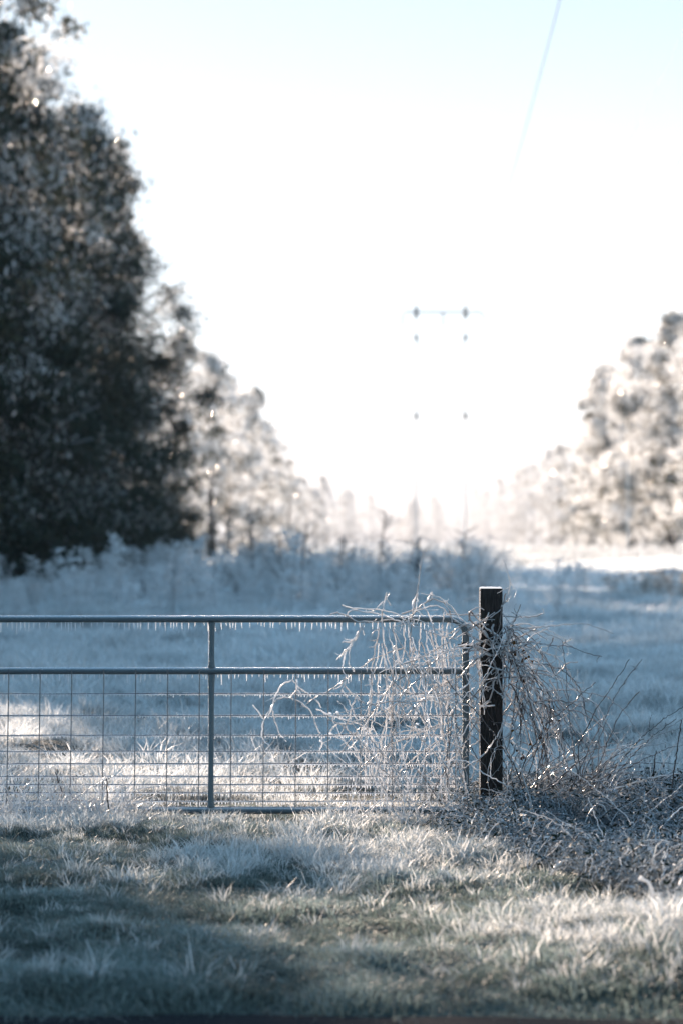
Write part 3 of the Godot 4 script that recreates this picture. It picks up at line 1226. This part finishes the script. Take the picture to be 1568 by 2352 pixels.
func track(px: Array, d0: float, d1: float, jitter := 0.03) -> Array:
	var out := []
	for i in px.size():
		out.append(spot(px[i][0], px[i][1], lerpf(d0, d1, float(i) / maxi(1, px.size() - 1)) + rng.randf_range(-jitter, jitter)))
	return out


# a stem that grows off by itself and hangs
func wander(from: Vector3, way: Vector3, length: float, droop: float, curl: float) -> Array:
	var out := [from]
	var p := from
	var w := way.normalized()
	var n := maxi(3, int(length / 0.09))
	for i in n:
		w = (w + Vector3(rng.randfn(), rng.randfn(), rng.randfn() * 0.6) * curl + Vector3.DOWN * droop).normalized()
		p += w * length / n
		p.y = maxf(p.y, 0.04)
		out.append(p)
	return out


func make_vines() -> void:
	rng.seed = 700
	var base := spot(1085, 1870, 15.3)
	var t := thing("vine", "glittering ice-coated vine tangle draped over the latch end of the gate", "vine")
	# along and over the top rail
	var named := [
		[[[785, 1390], [809, 1396], [845, 1399], [876, 1401], [910, 1410], [935, 1418], [975, 1430], [1020, 1462]], 15.34],
		[[[758, 1411], [775, 1407], [798, 1415], [820, 1427], [845, 1429], [900, 1424], [960, 1436]], 15.34],
		[[[798, 1412], [806, 1401], [840, 1405], [880, 1413], [930, 1432], [985, 1450], [1050, 1470]], 15.33],
		[[[887, 1361], [882, 1382], [876, 1401], [876, 1424], [879, 1457], [887, 1497], [898, 1541], [910, 1597], [924, 1628], [941, 1657], [975, 1707], [1009, 1743], [1041, 1791]], 15.31],
		[[[921, 1410], [949, 1399], [968, 1390], [985, 1379], [1002, 1377], [1022, 1386], [1029, 1401], [1033, 1414], [1040, 1440]], 15.36],
		[[[940, 1415], [965, 1400], [990, 1391], [1015, 1396], [1030, 1412], [1058, 1432]], 15.35],
		[[[946, 1415], [947, 1400], [949, 1379], [959, 1362]], 15.35],
		[[[959, 1362], [957, 1380], [955, 1398], [940, 1420], [905, 1440]], 15.34],
		[[[967, 1387], [977, 1401], [988, 1424], [996, 1449], [999, 1474]], 15.31],
		[[[1100, 1450], [1075, 1435], [1058, 1440], [1033, 1469], [991, 1497], [940, 1520], [915, 1528]], 15.30],
		[[[1085, 1480], [1050, 1485], [1019, 1500], [977, 1519], [954, 1530], [920, 1536]], 15.29],
		[[[1110, 1500], [1075, 1530], [1055, 1558], [1033, 1581], [999, 1600], [960, 1612]], 15.27],
		[[[1105, 1412], [1080, 1411], [1050, 1412], [1030, 1410]], 15.42],
		[[[1100, 1540], [1062, 1580], [1010, 1602], [960, 1598], [905, 1618], [860, 1640]], 15.28],
		[[[1135, 1620], [1080, 1622], [1040, 1606], [1000, 1570], [975, 1540], [950, 1500]], 15.26],
		[[[1056, 1767], [1100, 1740], [1137, 1697], [1154, 1659]], 15.22],
		[[[1010, 1752], [1060, 1745], [1103, 1772], [1150, 1797], [1200, 1820]], 15.2],
	]
	for q in named:
		stem(t, track(q[0], q[1], q[1] - 0.03), 0.0046, 0.0034, rng.randf_range(0.6, 1.0), 0.8)
	# strands that hang down in front of and behind the rails
	for i in 36:
		var x := rng.randf_range(862, 1085)
		var y := rng.randf_range(1405, 1500)
		var d := rng.randf_range(15.25, 15.5)
		var from := spot(x, y, d)
		stem(t, wander(from, Vector3(rng.randf_range(-0.35, 0.45), -1, 0), rng.randf_range(0.4, 1.2), 0.10, 0.10), 0.0042, 0.0026, rng.randf_range(0.55, 1.15), 0.75)
	for i in 32:
		var from := spot(rng.randf_range(880, 1110), rng.randf_range(1480, 1700), rng.randf_range(15.2, 15.5))
		stem(t, wander(from, Vector3(rng.randf_range(-1, 1), rng.randf_range(-0.5, 0.35), 0), rng.randf_range(0.3, 0.8), 0.05, 0.13), 0.0038, 0.0024, rng.randf_range(0.5, 1.15), 0.7)
	# stems rising from the ground into the tangle
	for i in 24:
		var from := spot(rng.randf_range(880, 1100), rng.randf_range(1800, 1870), rng.randf_range(15.15, 15.4))
		stem(t, wander(from, Vector3(rng.randf_range(-0.7, 0.7), 1.0, 0), rng.randf_range(0.25, 0.75), 0.07, 0.14), 0.0045, 0.0026, rng.randf_range(0.35, 0.95), 0.5)

	t = thing("vine", "short icy strand hanging from the top rail left of the tangle", "vine")
	for q in [[[837, 1429], [823, 1452], [809, 1474], [795, 1497], [786, 1530]], [[832, 1432], [822, 1458], [806, 1485], [802, 1505], [801, 1527]], [[812, 1470], [802, 1474], [786, 1475]], [[808, 1482], [796, 1490], [782, 1508]]]:
		stem(t, track(q, 15.3, 15.3), 0.006, 0.0035, 1.0, 1.0)
	t = thing("vine", "icy drooping twigs below the middle rail at the left of the tangle", "vine")
	for q in [[[795, 1560], [788, 1578], [784, 1590]], [[790, 1555], [782, 1576], [770, 1582]], [[792, 1575], [806, 1590], [822, 1600], [835, 1615]], [[845, 1560], [855, 1585], [866, 1600], [880, 1630], [892, 1650]], [[818, 1600], [808, 1628], [800, 1655], [789, 1671]]]:
		stem(t, track(q, 15.3, 15.3), 0.005, 0.003, 0.95, 1.0)

	t = thing("vine", "lone ice-coated vine arching over the wire mesh left of the tangle", "vine")
	for q in [
		[[673, 1562], [651, 1570], [637, 1587], [628, 1612], [620, 1638], [606, 1654], [602, 1682], [605, 1699], [620, 1713]],
		[[581, 1619], [595, 1635], [606, 1652]],
		[[628, 1612], [642, 1604], [659, 1600], [679, 1607], [710, 1629], [721, 1649], [729, 1674], [736, 1685]],
		[[673, 1562], [684, 1576], [707, 1593], [726, 1610], [738, 1626]],
		[[626, 1632], [632, 1655], [641, 1684]],
		[[740, 1692], [738, 1715], [734, 1725]],
		[[726, 1629], [768, 1646], [815, 1660], [858, 1676]],
		[[681, 1560], [683, 1580], [692, 1600]],
		[[758, 1682], [772, 1664], [800, 1661], [840, 1650], [880, 1668]]]:
		stem(t, track(q, 15.33, 15.33, 0.01), 0.0052, 0.0036, 1.0, 0.5)

	# round the post
	t = thing("vine", "thick frosted vine stems wound about the dark gate post", "vine")
	for q in [
		[[1085, 1410], [1105, 1432], [1122, 1447], [1145, 1462], [1160, 1490], [1165, 1520]],
		[[1070, 1452], [1098, 1470], [1130, 1485], [1158, 1500], [1200, 1530]],
		[[1075, 1478], [1100, 1492], [1128, 1505], [1152, 1495], [1170, 1470]],
		[[1066, 1500], [1100, 1475], [1135, 1470], [1160, 1450], [1178, 1440]],
		[[1160, 1545], [1138, 1535], [1115, 1556], [1098, 1585], [1082, 1606]],
		[[1154, 1545], [1135, 1560], [1130, 1585], [1118, 1612], [1100, 1622]],
		[[1094, 1418], [1080, 1405], [1078, 1422], [1098, 1440], [1115, 1460], [1150, 1500], [1170, 1560]],
		[[1110, 1448], [1126, 1478], [1132, 1500]],
		[[1130, 1520], [1140, 1540], [1150, 1580], [1158, 1620]],
		[[1132, 1434], [1130, 1450], [1140, 1475], [1165, 1500]]]:
		stem(t, track(q, 15.33, 15.3, 0.02), 0.0062, 0.0045, rng.randf_range(0.45, 0.75), 0.7)
	for i in 26:
		var from := spot(rng.randf_range(1085, 1175), rng.randf_range(1400, 1520), rng.randf_range(15.26, 15.36))
		stem(t, wander(from, Vector3(rng.randf_range(-1, 1), rng.randf_range(-0.8, 0.6), 0), rng.randf_range(0.15, 0.45), 0.06, 0.3), 0.0042, 0.0026, rng.randf_range(0.4, 0.8), 0.7)

	# the thicket to the right of the post
	t = thing("vine", "frosted vine thicket spilling down the right side of the gate post", "vine")
	for q in [
		[[1154, 1416], [1186, 1416], [1219, 1416], [1246, 1408], [1243, 1397]],
		[[1154, 1440], [1180, 1424], [1186, 1410], [1200, 1420]],
		[[1160, 1480], [1188, 1466], [1212, 1452], [1235, 1440]],
		[[1160, 1510], [1190, 1490], [1222, 1472], [1236, 1466]],
		[[1170, 1540], [1200, 1510], [1224, 1487], [1240, 1472]],
		[[1154, 1545], [1208, 1537], [1262, 1545], [1305, 1567], [1337, 1599], [1345, 1610]],
		[[1180, 1560], [1230, 1545], [1270, 1552], [1300, 1525], [1325, 1520]],
		[[1154, 1772], [1181, 1718], [1208, 1610], [1235, 1529], [1262, 1480], [1270, 1465]],
		[[1260, 1560], [1285, 1610], [1300, 1648], [1327, 1680], [1354, 1702], [1386, 1718]],
		[[1150, 1700], [1200, 1660], [1240, 1625], [1290, 1600]],
		[[1224, 1805], [1251, 1772], [1278, 1756], [1316, 1730]],
		[[1165, 1440], [1180, 1480], [1220, 1560], [1240, 1640], [1262, 1720], [1290, 1800]]]:
		stem(t, track(q, 15.35, 15.3, 0.04), 0.0042, 0.0030, rng.randf_range(0.35, 0.75), 0.7)
	for i in 80:
		var y := rng.randf_range(1430, 1640)
		var from := spot(1154 + rng.randf() * (y - 1400) * 0.55, y, rng.randf_range(15.15, 15.6))
		stem(t, wander(from, Vector3(rng.randf_range(-0.2, 0.8), rng.randf_range(-1.0, 0.15), 0), rng.randf_range(0.25, 0.8), 0.17, 0.16), 0.0036, 0.0022, rng.randf_range(0.2, 0.75), 0.6)
	for i in 56:
		var from := spot(rng.randf_range(1150, 1380), rng.randf_range(1790, 1860), rng.randf_range(15.0, 15.6))
		stem(t, wander(from, Vector3(rng.randf_range(-0.6, 1.4), 1.0, 0), rng.randf_range(0.3, 1.0), 0.09, 0.09), 0.0036, 0.0022, rng.randf_range(0.15, 0.6), 0.5)
	# withered leaves still on it
	for i in 36:
		var y := rng.randf_range(1470, 1760)
		var at := spot(1165 + rng.randf() * minf((y - 1420) * 0.6, 130.0), y, rng.randf_range(15.2, 15.45))
		var b := MB.new()
		var ax := Vector3(rng.randfn() * 0.5, -1, rng.randfn() * 0.5).normalized()
		var ay := ax.cross(Vector3(rng.randfn(), rng.randfn(), rng.randfn())).normalized()
		var fold := ax.cross(ay) * 0.35
		var l := rng.randf_range(0.018, 0.036)
		var col := Color(0.035, 0.022, 0.016).lerp(Color(0.13, 0.065, 0.02), pow(rng.randf(), 2.0))
		for s in [-1, 1]:
			var e1: Vector3 = at + ax * l * 0.35 + (ay * s + fold) * l * 0.5
			var e2: Vector3 = at + ax * l * 0.75 + (ay * s + fold) * l * 0.38
			b.tri(at, e1, at + ax * l * 0.4, col)
			b.tri(at + ax * l * 0.4, e1, e2, col)
			b.tri(at + ax * l * 0.4, e2, at + ax * l, col)
		put("leaf", b.mesh(), M.leaf, t)

	t = thing("bramble", "long icy bramble arching far out to the right above the bank", "bramble")
	stem(t, track([[1330, 1595], [1370, 1621], [1391, 1659], [1418, 1702], [1421, 1745], [1402, 1799], [1370, 1835]], 15.3, 15.0), 0.004, 0.003, 0.6, 0.7)
	stem(t, track([[1290, 1615], [1332, 1610], [1364, 1616], [1385, 1685], [1391, 1734], [1408, 1761]], 15.3, 15.1), 0.0036, 0.0028, 0.6, 0.8)
	stem(t, track([[1421, 1712], [1445, 1716], [1468, 1716]], 15.2, 15.1), 0.003, 0.0024, 0.8, 0.8)

	t = thing("bramble", "frosted cane leaning down the bank below the post, pale at its foot", "bramble")
	stem(t, track([[1175, 1650], [1186, 1700], [1197, 1772], [1219, 1848], [1237, 1918]], 15.2, 14.4), 0.0055, 0.0045, 0.35, 0.15)

	var canes := [
		["icy bramble cane curving in from the right edge over the dark bank", [[1568, 1850], [1530, 1885], [1512, 1925], [1508, 1965]], 14.4, 0.8],
		["frosted thorny cane lying across the dark bank at the right", [[1370, 1895], [1400, 1904], [1450, 1925], [1500, 1942]], 14.5, 0.75],
		["frosted cane looping out of the bank right of the post", [[1330, 1930], [1345, 1880], [1362, 1852], [1385, 1852], [1400, 1890], [1415, 1915], [1430, 1925]], 14.6, 0.7],
		["pale arching cane behind the dark bank at the far right", [[1390, 1815], [1430, 1806], [1465, 1795], [1500, 1785], [1560, 1775]], 15.0, 0.85],
		["icy cane rising to the right picture edge", [[1490, 1800], [1518, 1760], [1545, 1715], [1568, 1690]], 15.2, 0.8],
		["low frosted cane along the front of the dark bank", [[1400, 1965], [1450, 1950], [1490, 1962], [1560, 1972]], 13.9, 0.85],
	]
	for q in canes:
		t = thing("bramble", q[0], "bramble", Vector3.ZERO, "bramble canes on the bank")
		stem(t, track(q[1], q[2], q[2], 0.05), 0.005, 0.0035, q[3], 0.6)
	# the loose litter of icy stems over the bank
	var mess := MB.new()
	for i in 180:
		var xd := bank()
		var from := Vector3(xd.x, height(xd.x, xd.y) + rng.randf_range(0.02, 0.2), -xd.y)
		stem_into(mess, wander(from, Vector3(rng.randf_range(-1, 1), rng.randf_range(0.0, 0.8), rng.randf_range(-0.6, 0.6)), rng.randf_range(0.15, 0.6), 0.08, 0.15), 0.003, 0.0018, rng.randf_range(0.4, 1.0), 0.5, 0.003, 1)
	put("stem_litter", mess.mesh(), M.iced_stem, self, true)


# ---------------------------------------------------------------- single weeds
func make_weeds() -> void:
	rng.seed = 800
	var stalks := [
		["tall dark dead stalk at the right picture edge", [[1525, 1890], [1540, 1815], [1553, 1718], [1563, 1653]], 14.9, 0.15],
		["shorter dark dead stalk left of the tall one at the right edge", [[1497, 1810], [1500, 1770], [1505, 1724]], 15.1, 0.15],
		["thin dark stem standing among the frosted weeds left of the gate's upright", [[254, 1900], [250, 1850], [246, 1787]], 14.9, 0.2],
		["dark budded stalk in the weeds at the lower left of the gate", [[147, 1850], [140, 1810], [128, 1771]], 15.2, 0.3],
		["small dark twig sticking out of the sunlit grass at the lower right", [[1320, 2045], [1326, 2020], [1332, 1999]], 12.3, 0.3],
	]
	for q in stalks:
		var t := thing("dead_stalk", q[0], "stalk", Vector3.ZERO, "dead stalks")
		stem(t, track(q[1], q[2], q[2], 0.0), 0.0048, 0.003, q[3], 0.25)
	# seed-headed weed behind the mesh
	var w := thing("seeded_weed", "frosted weed with small round seed heads behind the mesh left of the tangle", "weed")
	for i in 16:
		var from := spot(rng.randf_range(840, 925), 1800, 16.1)
		var path := wander(from, Vector3(rng.randf_range(-0.9, 0.6), 1.0, 0), rng.randf_range(0.25, 0.55), 0.03, 0.09)
		stem(w, path, 0.003, 0.002, 0.75, 0.4)
		var ball := SphereMesh.new()
		ball.radius = 0.011
		ball.height = 0.019
		ball.radial_segments = 8
		ball.rings = 5
		put("seed_head", ball, M.frost, w).position = path[path.size() - 1]
	# frosted weeds in front of the left end of the gate
	for k in 3:
		var cx: float = [60.0, 170.0, 270.0][k]
		w = thing("frosted_weed", ["bushy frosted weed against the gate at the left picture edge", "spreading bluish frosted weed in front of the gate, second from the left edge", "sunlit frosted weed with long arching stems by the gate's foot"][k], "weed", Vector3.ZERO, "frosted weeds before the gate")
		for i in 36:
			var from := spot(cx + rng.randfn() * 34.0, 1872, rng.randf_range(14.95, 15.25))
			from.y = 0.0
			stem(w, wander(from, Vector3(rng.randf_range(-0.9, 1.2), 1.0, rng.randf_range(-0.3, 0.3)), rng.randf_range(0.12, 0.34), 0.1, 0.12), 0.0034, 0.002, rng.randf_range(0.6, 1.0), 0.8)
	stem(w, track([[150, 1850], [200, 1815], [265, 1780]], 15.15, 15.15), 0.0045, 0.003, 0.8, 0.9)
	stem(w, track([[278, 1850], [304, 1818], [340, 1808], [381, 1803]], 15.15, 15.15), 0.0045, 0.003, 0.95, 0.9)
	stem(w, track([[290, 1850], [330, 1842], [365, 1850]], 15.1, 15.1), 0.0045, 0.003, 0.95, 0.7)
	# sunlit frosted grass blades against the foot of the gate by the tangle
	w = thing("frosted_weed", "sunlit spiky frosted weed at the gate's foot below the tangle", "weed", Vector3.ZERO, "frosted weeds before the gate")
	for i in 60:
		var from := spot(rng.randf_range(760, 1080), 1880, rng.randf_range(14.9, 15.3))
		from.y = 0.0
		stem(w, wander(from, Vector3(rng.randf_range(-1.1, 1.1), 1.0, rng.randf_range(-0.3, 0.3)), rng.randf_range(0.1, 0.32), 0.08, 0.1), 0.0036, 0.0022, rng.randf_range(0.7, 1.0), 0.6)
	# fallen stick
	w = thing("fallen_stick", "straight frosted stick lying on the bank below the post", "stick")
	stem(w, track([[1184, 1951], [1240, 1947], [1292, 1941]], 14.0, 14.0, 0.0), 0.010, 0.007, 0.6, 0.05, "stick", 0.001)
	# stout frosted seedlings near the lens at the lower right
	for q in [["thick frosted shoot standing in the sunlit grass at the lower right edge", [[1504, 2090], [1500, 2065], [1490, 2032], [1468, 2015]], 11.3], ["short bright frosted shoot leaning right in the sunlit grass", [[1500, 2088], [1507, 2066], [1517, 2051]], 11.4], ["frosted forked shoot in the sunlit grass below the bank", [[1262, 2010], [1275, 1990], [1288, 1980]], 12.6]]:
		w = thing("frosted_shoot", q[0], "weed", Vector3.ZERO, "frosted shoots in the sunlit grass")
		stem(w, track(q[1], q[2], q[2], 0.0), 0.006, 0.011, 1.0, 1.0)
	# frosted shrubs that stand above the weeds
	for k in 18:
		var across := [470.0, 520.0, 560.0, 610.0, 650.0, 690.0, 735.0, 780.0, 830.0, 870.0, 930.0, 985.0, 1030.0, 1075.0, 420.0, 1110.0, 590.0, 900.0]
		var px: float = across[k]
		var d: float = 58.0 + 34.0 * fposmod(k * 0.618, 1.0)
		var at := spot(px, 1300, d)
		at.y = height(at.x, d)
		w = thing("frosted_shrub", "pale frosted shrub in the tall meadow weeds, %s of its row from the left" % nth(rank(across, k)), "shrub", at, "frosted shrubs in the meadow")
		var tall := rng.randf_range(1.0, 2.1)
		var stems := MB.new()
		var twigs := MB.new()
		for i in 12:
			var turn := rng.randf() * TAU
			var path := wander(Vector3(rng.randfn(), -0.05, rng.randfn()) * 0.1, Vector3(cos(turn) * 0.5, 1.0, sin(turn) * 0.5), tall * rng.randf_range(0.6, 1.1), 0.02, 0.07)
			stem_into(stems, path, 0.011, 0.006, 0.35, 0.0, 0.008, 2)
			for j in 46:
				var from: Vector3 = path[rng.randi_range(1, path.size() - 1)]
				var to := from + Vector3(rng.randfn(), rng.randfn() * 0.6 + 0.15, rng.randfn()) * 0.13 * tall
				var side := (to - from).cross(Vector3(rng.randfn(), rng.randfn(), rng.randfn())).normalized() * 0.009
				var g := rng.randf_range(0.55, 0.9)
				twigs.tri(from - side, from + side, to, Color(g * 0.97, g * 0.985, g))
		put("stem", stems.mesh(), M.iced_stem, w)
		put("iced_twigs", twigs.mesh(), M.iced_leaf, w, true)
	for k in 4:
		var px: float = [1488.0, 1530.0, 1562.0, 1064.0][k]
		var d: float = [64.0, 66.0, 63.0, 74.0][k]
		var at := spot(px, 1300, d)
		at.y = height(at.x, d)
		w = thing("grass_clump", ["brown and white frosted weed clump in the open field by the right edge", "middle one of three brown frosted weed clumps near the right edge", "brown frosted weed clump cut by the right picture edge", "dark low bush beyond the top of the post"][k], "weed", at, "weed clumps in the open field")
		for i in 3:
			var o := put("stalks", weed(900 + k * 3 + i, rng.randf_range(0.7, 1.0), 60, Color(0.14, 0.10, 0.08), Color(0.7, 0.66, 0.62)), M.blade, w)
			o.position = Vector3(rng.randfn() * 0.3, 0, rng.randfn() * 0.3)
			o.scale = Vector3(1.8, 1.0, 1.8)
	# a slender bare trunk in front of the right wood
	w = thing("bare_trunk", "slender pale bare tree trunk in front of the sunlit right wood", "tree")
	var bt := MB.new()
	var tp := smooth([spot(1440, 1262, 190), spot(1442, 1180, 190), spot(1439, 1110, 190), spot(1444, 1050, 190)], 1.0, 0.03)
	var tr := PackedFloat32Array()
	for i in tp.size():
		tr.append(lerpf(0.08, 0.04, float(i) / tp.size()))
	bt.tube(tp, tr, 8, Color(0.85, 0.84, 0.82), Color(0.8, 0.79, 0.77))
	put("trunk", bt.mesh(), M.bark, w)
	# saplings out in the meadow
	for k in 7:
		var across := [575.0, 705.0, 885.0, 960.0, 1065.0, 640.0, 790.0]
		var x: float = across[k]
		var y: float = [1165.0, 1205.0, 1180.0, 1240.0, 1225.0, 1225.0, 1235.0][k]
		var d: float = [70.0, 66.0, 68.0, 60.0, 72.0, 62.0, 75.0][k]
		w = thing("sapling", "thin dark sapling in the frosted meadow weeds, %s from the left" % nth(rank(across, k)), "sapling", Vector3.ZERO, "saplings in the meadow")
		var b := MB.new()
		var top := spot(x, y, d)
		var foot := Vector3(top.x + rng.randfn() * 0.12, height(top.x, d) - 0.1, -d)
		stem_into(b, [foot, foot.lerp(top, 0.5) + Vector3(rng.randfn() * 0.05, 0, 0), top], 0.028, 0.012, 0.25, 0.0, 0.01, 2)
		for i in 26:
			var from := foot.lerp(top, rng.randf_range(0.4, 1.0))
			var turn := rng.randf() * TAU
			stem_into(b, wander(from, Vector3(cos(turn), 0.5, sin(turn)), rng.randf_range(0.25, 0.8), 0.03, 0.1), 0.009, 0.006, rng.randf_range(0.1, 0.7), 0.0, 0.01, 2)
		put("stem", b.mesh(), M.iced_stem, w)
